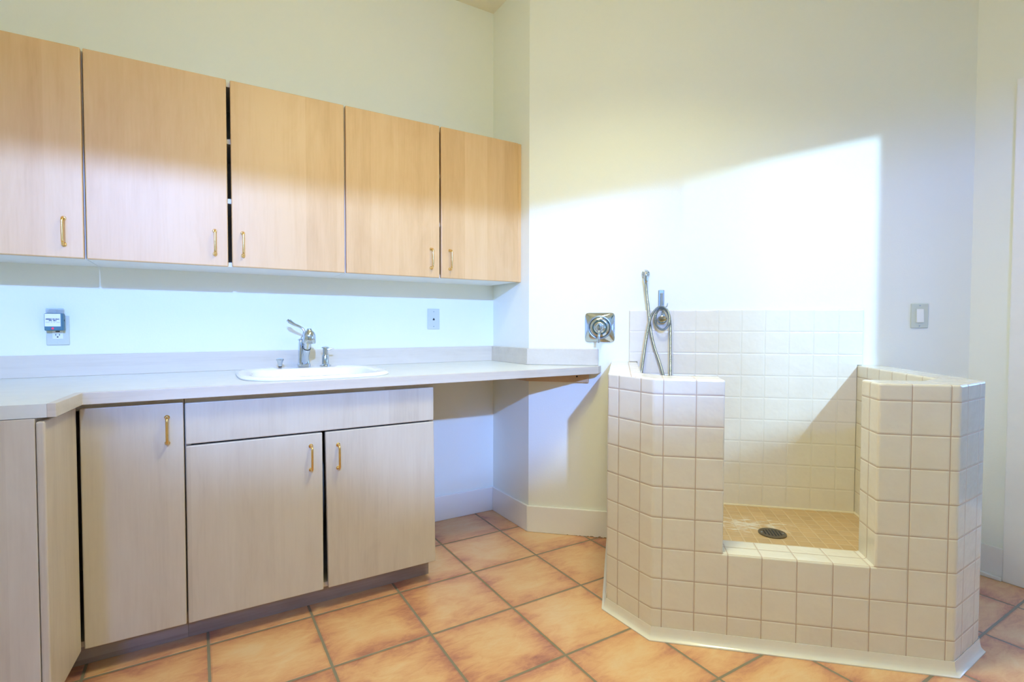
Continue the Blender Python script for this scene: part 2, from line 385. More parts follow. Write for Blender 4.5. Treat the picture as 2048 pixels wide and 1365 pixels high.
# casing of that door
bm = bm_new(); CW = 0.085
box(bm, XR-0.022, XR, DY0-0.005, -1.945, 0, DZ+CW); box(bm, XR-0.022, XR, DY1-CW, DY1+0.005, 0, DZ+CW); box(bm, XR-0.022, XR, DY1+0.005, DY0-0.005, DZ, DZ+CW)
struct(obj('trim_1', bm, M_TRIM, None, 0.004))

# baseboards
BH, BT = 0.143, 0.013
bm = bm_new(); box(bm, -0.655, -0.0005, -BT, 0, 0, BH); struct(obj('baseboard_back', bm, M_BASE, None, 0.003))
bm = bm_new(); prism(bm, [(0, -BT), (0, -R_RET), (-BT, -R_RET-0.005), (-BT, -BT)], 0, BH); struct(obj('baseboard_return', bm, M_BASE, None, 0.003))
bm = bm_new(); prism(bm, [W(0, 0)[:2], W(0.44, 0)[:2], W(0.44, BT)[:2], W(-0.0055, BT)[:2]], 0, BH); struct(obj('baseboard_diagonal', bm, M_BASE, None, 0.003))
bm = bm_new(); prism(bm, [W(1.708, 0)[:2], W(S_END, 0)[:2], W(S_END-0.005, BT)[:2], W(1.708, BT)[:2]], 0, BH)
struct(obj('baseboard_diagonal_end', bm, M_TRIM, None, 0.003))
bm = bm_new(); box(bm, XR-BT, XR, -1.945, YR, 0, BH); box(bm, XR-BT-0.014, XR-BT, -1.945, YR-0.01, 0, 0.018); struct(obj('baseboard_right', bm, M_TRIM, None, 0.003))

# ------------------------------------------------------------------ pulls
def pull(x, yf, z0, z1, parent, lab=None):
    bm = bm_new(); d = 0.028; r = 0.0042
    pts = [(x, yf+0.002, z0+0.004), (x, yf-d*0.55, z0+0.003), (x, yf-d*0.92, z0+0.010), (x, yf-d, z0+0.022), (x, yf-d, z1-0.022), (x, yf-d*0.92, z1-0.010), (x, yf-d*0.55, z1-0.003), (x, yf+0.002, z1-0.004)]
    tube(bm, catmull(pts, 5), r, 10)
    for z in (z0+0.004, z1-0.004): lathe(bm, (x, yf, z), (0, -1, 0), [(0.008, 0), (0.008, 0.003), (0.006, 0.005)], 14)
    return obj('handle', bm, M_BRASS, parent, smooth=True, label='brass pull')

# ------------------------------------------------------------------ upper cabinets
YU = -0.3177; DT = 0.020; ZU0, ZU1 = 1.3645, 2.121
def upper(x0, x1, label, doors, filler=None):
    t = thing('upper_cabinet', label, 'cabinet', ((x0+x1)/2, 0, ZU0), 'upper cabinets on the back wall')
    yb = YU+DT+0.001; th = 0.018; e = 0.0008
    bm = bm_new()
    box(bm, x0+e, x0+th, yb, 0, ZU0, ZU1-0.004); box(bm, x1-th, x1-e, yb, 0, ZU0, ZU1-0.004)
    box(bm, x0+th, x1-th, yb, 0, ZU0, ZU0+th); box(bm, x0+th, x1-th, yb, 0, ZU1-th-0.004, ZU1-0.004); box(bm, x0+th, x1-th, -0.008, 0, ZU0+th, ZU1-th-0.004)
    obj('carcass', bm, M_CARC, t)
    for z in (1.625, 1.868):
        bm = bm_new(); box(bm, x0+th+0.001, x1-th-0.001, yb+0.001, -0.009, z, z+0.019); obj('shelf', bm, M_CARC, t)
    for (a, b, hx, z0, z1) in doors:
        bm = bm_new(); box(bm, a, b, YU, YU+DT, ZU0+z0, ZU1+z1)
        d = obj('door', bm, M_WOOD, t, 0.0035)
        pull(hx, YU, 1.407, 1.508, d)
    if filler:
        bm = bm_new(); box(bm, filler[0], filler[1], YU+0.004, yb+0.02, ZU0, ZU1-0.002); obj('filler_strip', bm, M_WOOD, t, 0.001)
    return t
upper(-2.345, -1.878, 'maple wall cabinet at the left edge, with one door and its pull at right', [(-2.343, -1.8815, -1.937, 0, 0)])
upper(-1.8775, -0.951, 'maple wall cabinet over the faucet, with a dark open gap between its two doors', [(-1.8745, -1.4215, -1.4685, -0.001, 0), (-1.4075, -0.9545, -1.3675, 0, 0)])
upper(-0.9505, -0.020, 'maple wall cabinet at the right end, against the corner over the phone jack', [(-0.9475, -0.4870, -0.534, 0, 0), (-0.4785, -0.0215, -0.432, 0, 0)], (-0.020, -0.0008))

# ------------------------------------------------------------------ base cabinets
YB = -0.6643; ZB0 = 0.095; YT = -0.572
ZC0, ZC1 = 0.878, 0.914
def base_box(t, x0, x1, toe=True):
    th = 0.018; yb = YB+DT+0.001; e = 0.0008
    bm = bm_new()
    box(bm, x0+e, x0+th, yb, -0.02, ZB0, ZC0-0.0005); box(bm, x1-th, x1-e, yb, -0.02, ZB0, ZC0-0.0005)
    box(bm, x0+th, x1-th, yb, -0.02, ZB0, ZB0+th); box(bm, x0+th, x1-th, -0.03, -0.02, ZB0+th, ZC0-0.0005)
    box(bm, x0+th, x1-th, yb, yb+0.018, 0.852, ZC0-0.0005)
    obj('carcass', bm, M_WOODB, t)
bc = thing('corner_base_cabinet', 'maple base cabinet door left of the sink cabinet, in the inside corner', 'cabinet', (-1.73, -0.3, 0))
base_box(bc, -2.40, -1.5765)
bm = bm_new(); box(bm, -1.853, -1.5785, YB, YB+DT, ZB0, 0.861); d = obj('door', bm, M_WOODB, bc, 0.0035)
pull(-1.625, YB, 0.724, 0.818, d)
bm = bm_new(); box(bm, -2.38, -1.5765, YT, YT+0.018, 0, ZB0); obj('toe_kick', bm, M_TOE, bc, 0.001)
sb = thing('sink_base_cabinet', 'maple base cabinet under the sink with a wide panel above two doors', 'cabinet', (-1.12, -0.3, 0))
base_box(sb, -1.576, -0.662)
bm = bm_new(); box(bm, -1.5735, -0.667, YB, YB+DT, 0.7155, 0.8575); obj('drawer_front', bm, M_WOODB, sb, 0.0035)
bm = bm_new(); box(bm, -1.5735, -1.1275, YB, YB+DT, ZB0, 0.7095); d = obj('door', bm, M_WOODB, sb, 0.0035)
pull(-1.170, YB, 0.568, 0.667, d)
bm = bm_new()     # right door hangs slightly crooked
def crook(x, y, z): return Vector((x+(0.71-z)*0.012, y, z))
box(bm, -1.1165, -0.6665, YB, YB+DT, 0.096, 0.7095, crook); d = obj('door', bm, M_WOODB, sb, 0.0035)
pull(-1.069, YB, 0.561, 0.660, d)
bm = bm_new(); box(bm, -1.576, -0.655, YT, YT+0.018, 0, ZB0-0.0005); box(bm, -0.673, -0.655, YT+0.018, -0.02, 0, ZB0-0.0005); obj('toe_kick', bm, M_TOE, sb, 0.001)

# short left leg of the run
PO = (-1.859, -0.664)
lc = thing('end_base_cabinet', 'maple end panels of the short cabinet leg at the left edge of the photo', 'cabinet', (-2.1, -0.8, 0))
fL = lambda u, w, z: LF(PO, u, w, z)
bm = bm_new(); box(bm, 0.004, 0.272, 0.0, 0.019, ZB0, 0.868, fL); obj('side_panel', bm, M_WOODB, lc, 0.005, segs=3)
bm = bm_new(); box(bm, 0.252, 0.270, 0.0205, 0.60, 0.004, 0.8765, fL); obj('front_panel', bm, M_WOODB, lc, 0.002)
bm = bm_new(); box(bm, 0.03, 0.2515, 0.0205, 0.60, ZB0, 0.8765, fL); obj('carcass', bm, M_WOODB, lc)
bm = bm_new(); box(bm, 0.10, 0.25, 0.07, 0.09, 0, ZB0-0.0005, fL); obj('toe_kick', bm, M_TOE, lc)

# ------------------------------------------------------------------ worktop
CO = (-1.839, -0.704); fC = lambda u, w, z=0.0: LF(CO, u, w, z)
ct = thing('worktop', 'long pale laminate worktop with wooden front edge and low backsplash', 'worktop', (-1.0, -0.35, ZC0))
sink_c = Vector((-1.105, -0.367, 0)); sink_h = (0.294, 0.283)
def superell(c, hx, hy, z, n=48, e=3.6):
    out = []
    for i in range(n):
        t = 2*math.pi*i/n; cx, sy = math.cos(t), math.sin(t)
        out.append(Vector((c[0]+hx*math.copysign(abs(cx)**(2/e), cx), c[1]+hy*math.copysign(abs(sy)**(2/e), sy), z)))
    return out
def prism_hole(bm, outer, hole, z0, z1):
    loops = {}
    for z in (z0, z1):
        vo = [bm.verts.new((p[0], p[1], z)) for p in outer]; vh = [bm.verts.new((p[0], p[1], z)) for p in hole]
        ed = [bm.edges.new((l[i], l[(i+1) % len(l)])) for l in (vo, vh) for i in range(len(l))]
        bmesh.ops.triangle_fill(bm, edges=ed, use_beauty=True)
        loops[z] = (vo, vh)
    for k in (0, 1):
        a, b = loops[z0][k], loops[z1][k]
        for i in range(len(a)): bm.faces.new((a[i], a[(i+1) % len(a)], b[(i+1) % len(a)], b[i]))
hole = superell(sink_c, sink_h[0]-0.025, sink_h[1]-0.025, 0)
EW = 0.019
endC = fC(0.232, 0); endI = fC(0.232, EW); inn = fC(0.0, EW)
diagP = W(0.387, 0.0005); frP = Vector((0.225, -0.704, 0))
inner_front = [(-1.839-EW, -0.704+EW), (0.212, -0.704+EW), (0.262, -0.645)]
lam = [(-2.70, -0.0005), (-2.70, fC(0.232, 0.85).y), endI[:2], inner_front[0], inner_front[1], inner_front[2], W(0.360, 0.0005)[:2], (-0.0005, -R_RET), (-0.0005, -0.0005)]
bm = bm_new(); prism_hole(bm, lam, [p[:2] for p in hole], ZC0, ZC1); obj('laminate_top', bm, M_LAM, ct)
edge = [endI[:2], endC[:2], CO, frP[:2], diagP[:2], W(0.3602, 0.0005)[:2], inner_front[2], inner_front[1], inner_front[0]]
bm = bm_new(); prism(bm, edge, ZC0-0.0005, ZC1+0.0008); obj('wood_edge', bm, M_WOODX, ct, 0.006, segs=3)
ZS = 1.002; ST = 0.019
bm = bm_new(); box(bm, -2.70, -ST, -ST, -0.0005, ZC1, ZS); obj('backsplash', bm, M_WOODX, ct, 0.002)
bm = bm_new(); prism(bm, [(-0.0005, -0.0005), (-0.0005, -R_RET), (-ST, -R_RET-0.0075), (-ST, -0.0005)], ZC1, ZS); obj('backsplash', bm, M_WOODX, ct, 0.002)
bm = bm_new(); prism(bm, [W(0, 0.0005)[:2], W(0.374, 0.0005)[:2], W(0.374, ST)[:2], W(-0.0085, ST+0.0005)[:2]], ZC1, ZS); obj('backsplash', bm, M_WOODX, ct, 0.005, segs=3)
# ledger under the free end
lg = thing('support_ledger', 'brown wooden ledger screwed to the wall under the worktop end', 'ledger', (0.02, -0.35, 0.826))
bm = bm_new(); prism(bm, [W(0.0, 0.0005)[:2], W(0.324, 0.0005)[:2], W(0.324, 0.02)[:2], W(-0.009, 0.02)[:2]], 0.825, ZC0-0.001); obj('ledger_board', bm, M_LEDGER, lg, 0.001)
bm = bm_new(); prism(bm, [(-0.0005, -0.01), (-0.0005, -R_RET), (-0.02, -R_RET-0.0085), (-0.02, -0.01)], 0.825, ZC0-0.001); obj('ledger_board', bm, M_LEDGER, lg, 0.001)
bm = bm_new(); lathe(bm, W(0.262, 0.0201, 0.856), NV, [(0.005, 0), (0.005, 0.001), (0.0, 0.0012)], 12); obj('screw', bm, M_DARK, lg)

# ------------------------------------------------------------------ sink and its fittings
sk = thing('drop_in_sink', 'white ceramic drop-in sink set into the worktop', 'sink', (sink_c.x, sink_c.y, ZC1))
ic = Vector((-1.105, -0.405, 0))
bm = bm_new()
rings = [superell(sink_c, sink_h[0]-0.03, sink_h[1]-0.03, ZC1+0.001), superell(sink_c, sink_h[0], sink_h[1], ZC1+0.001), superell(sink_c, sink_h[0]+0.001, sink_h[1]+0.001, ZC1+0.006),
         superell(sink_c, sink_h[0]-0.006, sink_h[1]-0.006, ZC1+0.0125), superell(sink_c, sink_h[0]-0.02, sink_h[1]-0.02, ZC1+0.0135),
         superell(ic, 0.245, 0.195, ZC1+0.012), superell(ic, 0.238, 0.188, ZC1+0.006), superell(ic, 0.228, 0.178, ZC1-0.03), superell(ic, 0.205, 0.155, ZC1-0.15), superell(ic, 0.16, 0.115, ZC1-0.185), superell(ic, 0.05, 0.05, ZC1-0.190)]
loft(bm, rings, False, True); obj('basin', bm, M_CER, sk, smooth=True)
bm = bm_new(); lathe(bm, (ic.x, ic.y, ZC1-0.1895), (0, 0, 1), [(0.042, 0), (0.042, 0.003), (0.034, 0.004), (0.028, 0.001), (0.0, 0.001)]); obj('drain', bm, M_CHROME, sk, smooth=True)
ZD = ZC1+0.0138
fa = thing('kitchen_faucet', 'chrome pull-out faucet with curved lever behind the sink', 'faucet', (-1.10, -0.125, ZD))
def sq(c, hx, hy, z, e=5, n=32): return superell((c[0], c[1]), hx, hy, z, n, e)
FX, FY = -1.103, -0.125
bm = bm_new()
loft(bm, [sq((FX, FY), 0.028, 0.028, ZD), sq((FX, FY), 0.028, 0.028, ZD+0.012), sq((FX, FY), 0.0245, 0.0245, ZD+0.016), sq((FX-0.002, FY), 0.021, 0.022, ZD+0.075), sq((FX-0.004, FY), 0.017, 0.019, ZD+0.118), sq((FX-0.004, FY), 0.016, 0.018, ZD+0.124)])
obj('body', bm, M_CHROME, fa, smooth=True)
bm = bm_new(); loft(bm, [sq((FX-0.006, FY), 0.019, 0.019, ZD+0.1242, 3), sq((FX-0.006, FY), 0.019, 0.019, ZD+0.129, 3), sq((FX-0.004, FY), 0.012, 0.013, ZD+0.134, 3)])
tube(bm, catmull([(FX-0.006, FY, ZD+0.128), (FX+0.002, FY-0.002, ZD+0.150), (FX+0.002, FY, ZD+0.172), (FX-0.014, FY+0.004, ZD+0.188), (FX-0.040, FY+0.006, ZD+0.200), (FX-0.060, FY+0.006, ZD+0.214), (FX-0.070, FY+0.006, ZD+0.221)], 7), lambda t: 0.0105-0.0055*math.sin(math.pi*min(1, t*1.15))*0.9 if t < 0.86 else 0.0065, 12)
obj('lever', bm, M_CHROME, fa, smooth=True)
bm = bm_new()
tube(bm, catmull([(FX+0.000, FY-0.012, ZD+0.02), (FX+0.002, FY-0.045, ZD+0.060), (FX+0.003, FY-0.070, ZD+0.090), (FX+0.003, FY-0.072, ZD+0.092)], 6), 0.0165, 20); obj('spout', bm, M_CHROME, fa, smooth=True)
bm = bm_new(); d0 = Vector((FX+0.003, FY-0.071, ZD+0.091)); ax = Vector((0.0, -0.62, 0.78)).normalized()
lathe(bm, d0, ax, [(0.0172, -0.003), (0.0176, 0.0), (0.0172, 0.003)], 20); obj('spout_ring', bm, M_DARK, fa, smooth=True)
bm = bm_new(); tube(bm, [d0+ax*0.003, d0+ax*0.03, d0+ax*0.062], 0.0155, 18)
hb = d0+ax*0.070+Vector((0.0, -0.012, -0.030))
lathe(bm, hb, (0, -0.10, 1), [(0.0, 0.002), (0.010, 0.002), (0.012, 0.0), (0.026, -0.002), (0.0285, 0.003), (0.028, 0.022), (0.0265, 0.038), (0.021, 0.050), (0.012, 0.057), (0.011, 0.060), (0.010, 0.062), (0.0, 0.0625)], 28)
sp = obj('spray_head', bm, M_CHROME, fa, smooth=True)
bm = bm_new(); lathe(bm, hb, (0, -0.10, 1), [(0.009, 0.001), (0.009, -0.004), (0.0, -0.004)], 18); obj('aerator', bm, M_STEEL, sp, smooth=True)
bm = bm_new(); lathe(bm, hb+Vector((0, -0.006, 0.062)), (0, -0.10, 1), [(0.0095, 0), (0.0085, 0.003), (0.0, 0.0035)], 18); obj('button', bm, M_STEEL, sp, smooth=True)
so = thing('soap_dispenser', 'chrome soap dispenser pump right of the faucet', 'soap dispenser', (-1.004, -0.125, ZD))
bm = bm_new(); lathe(bm, (-1.004, -0.125, ZD), (0, 0, 1), [(0.027, 0), (0.027, 0.003), (0.018, 0.006), (0.016, 0.008), (0.016, 0.050), (0.015, 0.052), (0.0125, 0.053), (0.0125, 0.056)]); obj('body', bm, M_CHROME, so, smooth=True)
bm = bm_new(); lathe(bm, (-1.004, -0.125, ZD+0.056), (0, 0, 1), [(0.0118, 0), (0.0118, 0.028), (0.019, 0.031), (0.018, 0.034), (0.010, 0.037), (0, 0.038)])
tube(bm, [(-1.004, -0.125, ZD+0.078), (-0.985, -0.129, ZD+0.080), (-0.966, -0.134, ZD+0.083)], lambda t: 0.0048-0.002*t, 10); obj('pump', bm, M_CHROME, so, smooth=True)
kn = thing('sink_stopper_knob', 'small flared chrome knob left of the faucet', 'knob', (-1.207, -0.125, ZD))
bm = bm_new(); lathe(bm, (-1.207, -0.125, ZD+0.005), (0, 0, 1), [(0.0085, 0), (0.009, 0.006), (0.0125, 0.022), (0.017, 0.031), (0.0165, 0.034), (0.008, 0.037), (0, 0.038)]); obj('cap', bm, M_CHROME, kn, smooth=True)
bm = bm_new(); lathe(bm, (-1.207, -0.125, ZD), (0, 0, 1), [(0.0075, 0), (0.0075, 0.006), (0, 0.006)]); obj('collar', bm, M_DARK, kn, smooth=True)

# ------------------------------------------------------------------ electrical plates
def plate(bm, fr, hw, hh, th=0.006): box(bm, -hw, hw, -hh, hh, 0, th, fr)
oX, oZ = -2.014, 1.101
fO = lambda a, b, c: Vector((oX+a, -c-0.0003, oZ+b))
ou = thing('wall_outlet', 'ivory outlet plate on the back wall at left, under the plugged-in alarm', 'outlet', (oX, 0, oZ))
bm = bm_new(); plate(bm, fO, 0.036, 0.060); obj('cover_plate', bm, M_PLATE, ou, 0.003)
bm = bm_new(); box(bm, -0.0165, 0.0165, -0.034, 0.034, 0.0061, 0.0085, fO); rc = obj('receptacle', bm, M_DEV, ou, 0.001)
bm = bm_new(); box(bm, -0.0070, -0.0050, -0.021, -0.014, 0.0086, 0.0090, fO); box(bm, 0.0045, 0.0065, -0.021, -0.014, 0.0086, 0.0090, fO); lathe(bm, fO(-0.0003, -0.0265, 0.0086), (0, -1, 0), [(0.0027, 0), (0.0027, 0.0004), (0, 0.0004)], 14); obj('slots', bm, M_DARK, rc)
bm = bm_new(); box(bm, -0.0065, 0.0065, -0.0065, -0.0025, 0.0086, 0.0100, fO); obj('reset_button', bm, M_DARK, rc, 0.0005)
bm = bm_new(); lathe(bm, fO(0, -0.049, 0.0061), (0, -1, 0), [(0.003, 0), (0.0028, 0.001), (0, 0.0012)], 12); obj('screw', bm, M_PLATE, ou)
# plug-in device
gd = thing('plug_in_alarm', 'blue-grey plug-in alarm with white label and red light, in the left outlet', 'alarm', (oX-0.006, -0.02, oZ+0.028))
fG = lambda a, b, c: Vector((oX-0.005+a, -0.0105-c, oZ+0.036+b))
bm = bm_new(); box(bm, -0.029, 0.029, -0.037, 0.032, 0.0, 0.034, fG); obj('housing', bm, M_BLUE, gd, 0.004, segs=3)
bm = bm_new(); box(bm, -0.027, 0.021, -0.020, 0.030, 0.0342, 0.0348, fG); lb = obj('label_plate', bm, M_LABEL, gd)
def text_obj(txt, size, loc, parent):
    cu = bpy.data.curves.new('printed_text', 'FONT'); cu.body = txt; cu.size = size; cu.align_x = 'CENTER'; cu.extrude = 0.0001; cu.offset = 0.0003; cu.resolution_u = 2
    o = bpy.data.objects.new('tmp', cu); SC.collection.objects.link(o)
    dg = bpy.context.evaluated_depsgraph_get(); me = bpy.data.meshes.new_from_object(o.evaluated_get(dg))
    bpy.data.objects.remove(o, do_unlink=True)
    bm = bmesh.new(); bm.from_mesh(me)
    bmesh.ops.rotate(bm, verts=bm.verts, cent=(0, 0, 0), matrix=Matrix.Rotation(math.pi/2, 3, 'X'))
    bmesh.ops.translate(bm, verts=bm.verts, vec=loc)
    return obj('printed_text', bm, M_INK, parent)
text_obj('MEMX IN INC', 0.0068, fG(-0.003, 0.0065, 0.0350), lb)
text_obj('PFL  BO', 0.0068, fG(-0.003, 0.0008, 0.0350), lb)
bm = bm_new()
for a, b in ((-0.024, -0.012), (-0.009, -0.004), (-0.001, 0.005), (0.008, 0.018)): box(bm, a, b, -0.0042, -0.0034, 0.0349, 0.0351, fG)
obj('printed_line', bm, M_INK, lb)
bm = bm_new(); box(bm, -0.0065, 0.0, -0.0315, -0.0245, 0.0338, 0.0365, fG); obj('indicator_light', bm, M_LED, gd, 0.001, label='red indicator light')
bm = bm_new(); lathe(bm, fG(0.0289, 0.004, 0.017), (1, 0, 0), [(0.0035, 0), (0.0035, 0.001), (0, 0.001)], 12); obj('jack', bm, M_DARK, gd)
bm = bm_new(); box(bm, -0.0275, 0.026, 0.0322, 0.053, 0.002, 0.012, fG); obj('clear_tab', bm, M_CLEAR, gd, 0.001)
# phone jack
jX, jZ = -0.3895, 1.1605; fJ = lambda a, b, c: Vector((jX+a, -c-0.0003, jZ+b))
pj = thing('phone_jack_plate', 'ivory phone jack plate on the back wall, right of the faucet', 'phone jack', (jX, 0, jZ))
bm = bm_new(); plate(bm, fJ, 0.0365, 0.058); obj('cover_plate', bm, M_PLATE, pj, 0.003)
bm = bm_new(); prism_pts = [(-0.006, -0.0065), (0.006, -0.0065), (0.006, 0.0), (0.002, 0.003), (0.002, 0.006), (-0.002, 0.006), (-0.002, 0.003), (-0.006, 0.0)]
lo = [bm.verts.new(fJ(a, b, 0.0061)) for a, b in prism_pts]; hi = [bm.verts.new(fJ(a, b, 0.0065)) for a, b in prism_pts]
bm.faces.new(lo); bm.faces.new(hi)
for i in range(8): bm.faces.new((lo[i], lo[(i+1) % 8], hi[(i+1) % 8], hi[i]))
obj('jack_opening', bm, M_DARK, pj)
for dz in (0.042, -0.042):
    bm = bm_new(); lathe(bm, fJ(0, dz, 0.0061), (0, -1, 0), [(0.003, 0), (0.0028, 0.001), (0, 0.0012)], 12); obj('screw', bm, M_STEEL, pj)
# light switch
fS = lambda a, b, c: W(1.851+a, c+0.0003, 1.174+b)
lw = thing('light_switch', 'ivory rocker light switch on the wall right of the tiled tub', 'light switch', W(1.851, 0, 1.174))
bm = bm_new(); plate(bm, fS, 0.036, 0.0575); obj('cover_plate', bm, M_PLATE, lw, 0.003)
bm = bm_new(); box(bm, -0.0168, 0.0168, -0.0335, 0.0335, 0.0061, 0.0072, fS); obj('rocker_frame', bm, M_PLATE, lw, 0.0005)
bm = bm_new(); box(bm, -0.0145, 0.0145, -0.031, 0.031, 0.0073, 0.0085, lambda a, b, c: fS(a, b, c+(0.005*max(0, -b/0.031) if c > 0.008 else 0))); obj('rocker', bm, M_DEV, lw, 0.0008)
for dz in (0.0475, -0.0475):
    bm = bm_new(); lathe(bm, fS(0, dz, 0.0061), NV, [(0.003, 0), (0.0028, 0.001), (0, 0.0012)], 12); obj('screw', bm, M_STEEL, lw)

# ------------------------------------------------------------------ shower valve
VS, VZ = 0.379, 1.1155
va = thing('shower_valve', 'square chrome shower valve with lever, on the wall above the worktop end', 'valve', W(VS, 0, VZ))
def dring(h, n_out, e, cnt=64):
    out = []
    for i in range(cnt):
        t = 2*math.pi*(i+0.5)/cnt; c, s = math.cos(t), math.sin(t)
        out.append(W(VS+h*math.copysign(abs(c)**(2/e), c), n_out, VZ+h*math.copysign(abs(s)**(2/e), s)))
    return out
bm = bm_new()
loft(bm, [dring(0.077, 0.0003, 9), dring(0.0775, 0.004, 9), dring(0.074, 0.008, 9), dring(0.064, 0.013, 2.6), dring(0.061, 0.017, 2), dring(0.052, 0.018, 2)]); obj('escutcheon', bm, M_CHROME, va, smooth=True)
bm = bm_new(); torus(bm, W(VS, 0.018, VZ), NV, 0.0575, 0.0055, 56, 12); obj('dial_ring', bm, M_STEEL, va, smooth=True)
bm = bm_new(); lathe(bm, W(VS, 0.0182, VZ), NV, [(0.052, 0), (0.050, 0.006), (0.042, 0.010), (0.038, 0.010), (0.036, 0.004), (0.031, 0.004), (0.030, 0.022), (0.026, 0.026), (0.022, 0.027)], 48); obj('dome', bm, M_CHROME, va, smooth=True)
bm = bm_new(); lathe(bm, W(VS, 0.046, VZ), NV, [(0.018, 0), (0.020, 0.004), (0.020, 0.018), (0.016, 0.024), (0.0, 0.026)], 32)
tube(bm, [W(VS, 0.058, VZ-0.004), W(VS-0.001, 0.070, VZ-0.03), W(VS-0.003, 0.074, VZ-0.06), W(VS-0.004, 0.074, VZ-0.079)], lambda t: 0.0070-0.0014*t, 12); obj('lever', bm, M_CHROME, va, smooth=True)

# ------------------------------------------------------------------ hand shower
el = thing('hose_supply_elbow', 'round chrome water outlet elbow, highest fitting above the tub', 'elbow', W(0.610, 0, 1.392))
bm = bm_new(); lathe(bm, W(0.610, 0.0003, 1.392), NV, [(0.021, 0), (0.021, 0.005), (0.018, 0.010), (0.012, 0.012), (0.012, 0.016)], 32); obj('flange', bm, M_CHROME, el, smooth=True)
bm = bm_new(); tube(bm, catmull([W(0.610, 0.016, 1.396), W(0.610, 0.030, 1.396), W(0.610, 0.036, 1.386), W(0.610, 0.036, 1.363)], 6), 0.0105, 18); obj('outlet', bm, M_CHROME, el, smooth=True)
br = thing('hand_shower_bracket', 'upright chrome wall bracket holding the coiled hand shower', 'bracket', W(0.6885, 0, 1.28))
bm = bm_new(); box(bm, -0.0145, 0.0145, 1.205, 1.308, 0.0003, 0.008, lambda a, b, c: W(0.6885+a, c, b)); obj('wall_plate', bm, M_STEEL, br, 0.0035, segs=3)
bm = bm_new(); box(bm, -0.0075, 0.0075, 1.212, 1.293, 0.0081, 0.014, lambda a, b, c: W(0.6905+a, c, b)); box(bm, -0.010, 0.010, 1.207, 1.222, 0.0081, 0.026, lambda a, b, c: W(0.6905+a, c, b)); obj('cradle', bm, M_CHROME, br, 0.003)
bm = bm_new(); tube(bm, catmull([W(0.712, 0.010, 1.222), W(0.716, 0.022, 1.224), W(0.717, 0.030, 1.234), W(0.718, 0.030, 1.240)], 5), 0.0018, 8); obj('hook', bm, M_STEEL, br, smooth=True)
hs = thing('hand_shower', 'chrome hand shower with a flexible metal hose looped around its wall bracket', 'hand shower', W(0.66, 0.03, 1.1))
path = [(0.610, 0.036, 1.362), (0.6115, 0.036, 1.33), (0.616, 0.034, 1.28), (0.6245, 0.030, 1.215), (0.634, 0.028, 1.12), (0.655, 0.028, 1.02), (0.688, 0.03, 0.92), (0.71, 0.04, 0.82), (0.705, 0.06, 0.72), (0.67, 0.07, 0.655), (0.625, 0.07, 0.68), (0.592, 0.06, 0.78), (0.593, 0.052, 0.88),
        (0.606, 0.046, 0.99), (0.620, 0.044, 1.09), (0.636, 0.044, 1.165), (0.660, 0.044, 1.208), (0.690, 0.046, 1.222), (0.717, 0.046, 1.200), (0.728, 0.046, 1.16), (0.720, 0.046, 1.125), (0.695, 0.046, 1.105), (0.668, 0.042, 1.122), (0.658, 0.034, 1.16), (0.668, 0.034, 1.198), (0.690, 0.034, 1.215), (0.716, 0.034, 1.195), (0.731, 0.036, 1.15), (0.734, 0.036, 1.05), (0.735, 0.036, 0.95), (0.735, 0.04, 0.80), (0.735, 0.06, 0.62), (0.735, 0.10, 0.50)]
cl = catmull([W(*p) for p in path], 14)
# ribbed hose
rib = []
acc = 0.0; L = [0.0]
for a, b in zip(cl, cl[1:]): acc += (b-a).length; L.append(acc)
dense = []; k = 0; stp = 0.0021
while k*stp < acc:
    d = k*stp; i = max(j for j in range(len(L)) if L[j] <= d) if False else None
    k += 1; dense.append(d)
res = []; i = 0
for d in dense:
    while i < len(L)-2 and L[i+1] < d: i += 1
    t = (d-L[i])/max(1e-9, L[i+1]-L[i]); res.append(cl[i].lerp(cl[i+1], t))
bm = bm_new(); nres = len(res)
tube(bm, res, lambda t: 0.0066 if int(round(t*(nres-1))) % 2 else 0.0054, 10); obj('hose', bm, M_STEEL, hs, smooth=True)
bm = bm_new(); lathe(bm, W(0.610, 0.036, 1.366), (0, 0, -1), [(0.0112, 0), (0.0115, 0.012), (0.009, 0.018), (0.0078, 0.026)], 20); obj('connector', bm, M_CHROME, hs, smooth=True)
bm = bm_new(); ax = (NV*0.8+Vector((0, 0, -0.45))).normalized()
lathe(bm, W(0.692, 0.020, 1.165), ax, [(0.008, -0.004), (0.016, 0.004), (0.0225, 0.014), (0.024, 0.020), (0.022, 0.023), (0.012, 0.025), (0.0, 0.025)], 32)
tube(bm, catmull([W(0.694, 0.018, 1.165), W(0.698, 0.016, 1.185), W(0.698, 0.019, 1.196)], 6), 0.0085, 14); sh = obj('spray_head', bm, M_CHROME, hs, smooth=True)

# ------------------------------------------------------------------ dog wash tub
P = 0.1103; SO, SI, Q, CH = 0.4396, 1.708, 0.868, 0.1627; ZT = 0.9375; ZSILL = 3*P
IL, IR, QI = 0.572, 1.594, 0.741; OA, OB = 0.842, 1.313
tub = thing('dog_wash_tub', 'raised white tiled dog wash with a low front opening and tan floor', 'tub', W(1.07, 0.43, 0))
outer = [(SO, 0), (SO, Q-CH), (SO+CH, Q), (OA, Q), (OB, Q), (SI-CH, Q), (SI, Q-CH), (SI, 0)]
inner = [(IL, 0), (IL, IL+0.086), (QI-0.086, QI), (OA, QI), (OB, QI), (2.2339-QI, QI), (IR, 2.2339-IR), (IR, 0)]
bm = bm_new(); uvl = bm.loops.layers.uv.new('UVMap')
Z = (0.0, ZSILL, ZT)
VO = [[bm.verts.new(W(s, n+0.0005, z)) for s, n in outer] for z in Z]
VI = [[bm.verts.new(W(s, n+0.0005, z)) for s, n in inner] for z in Z]
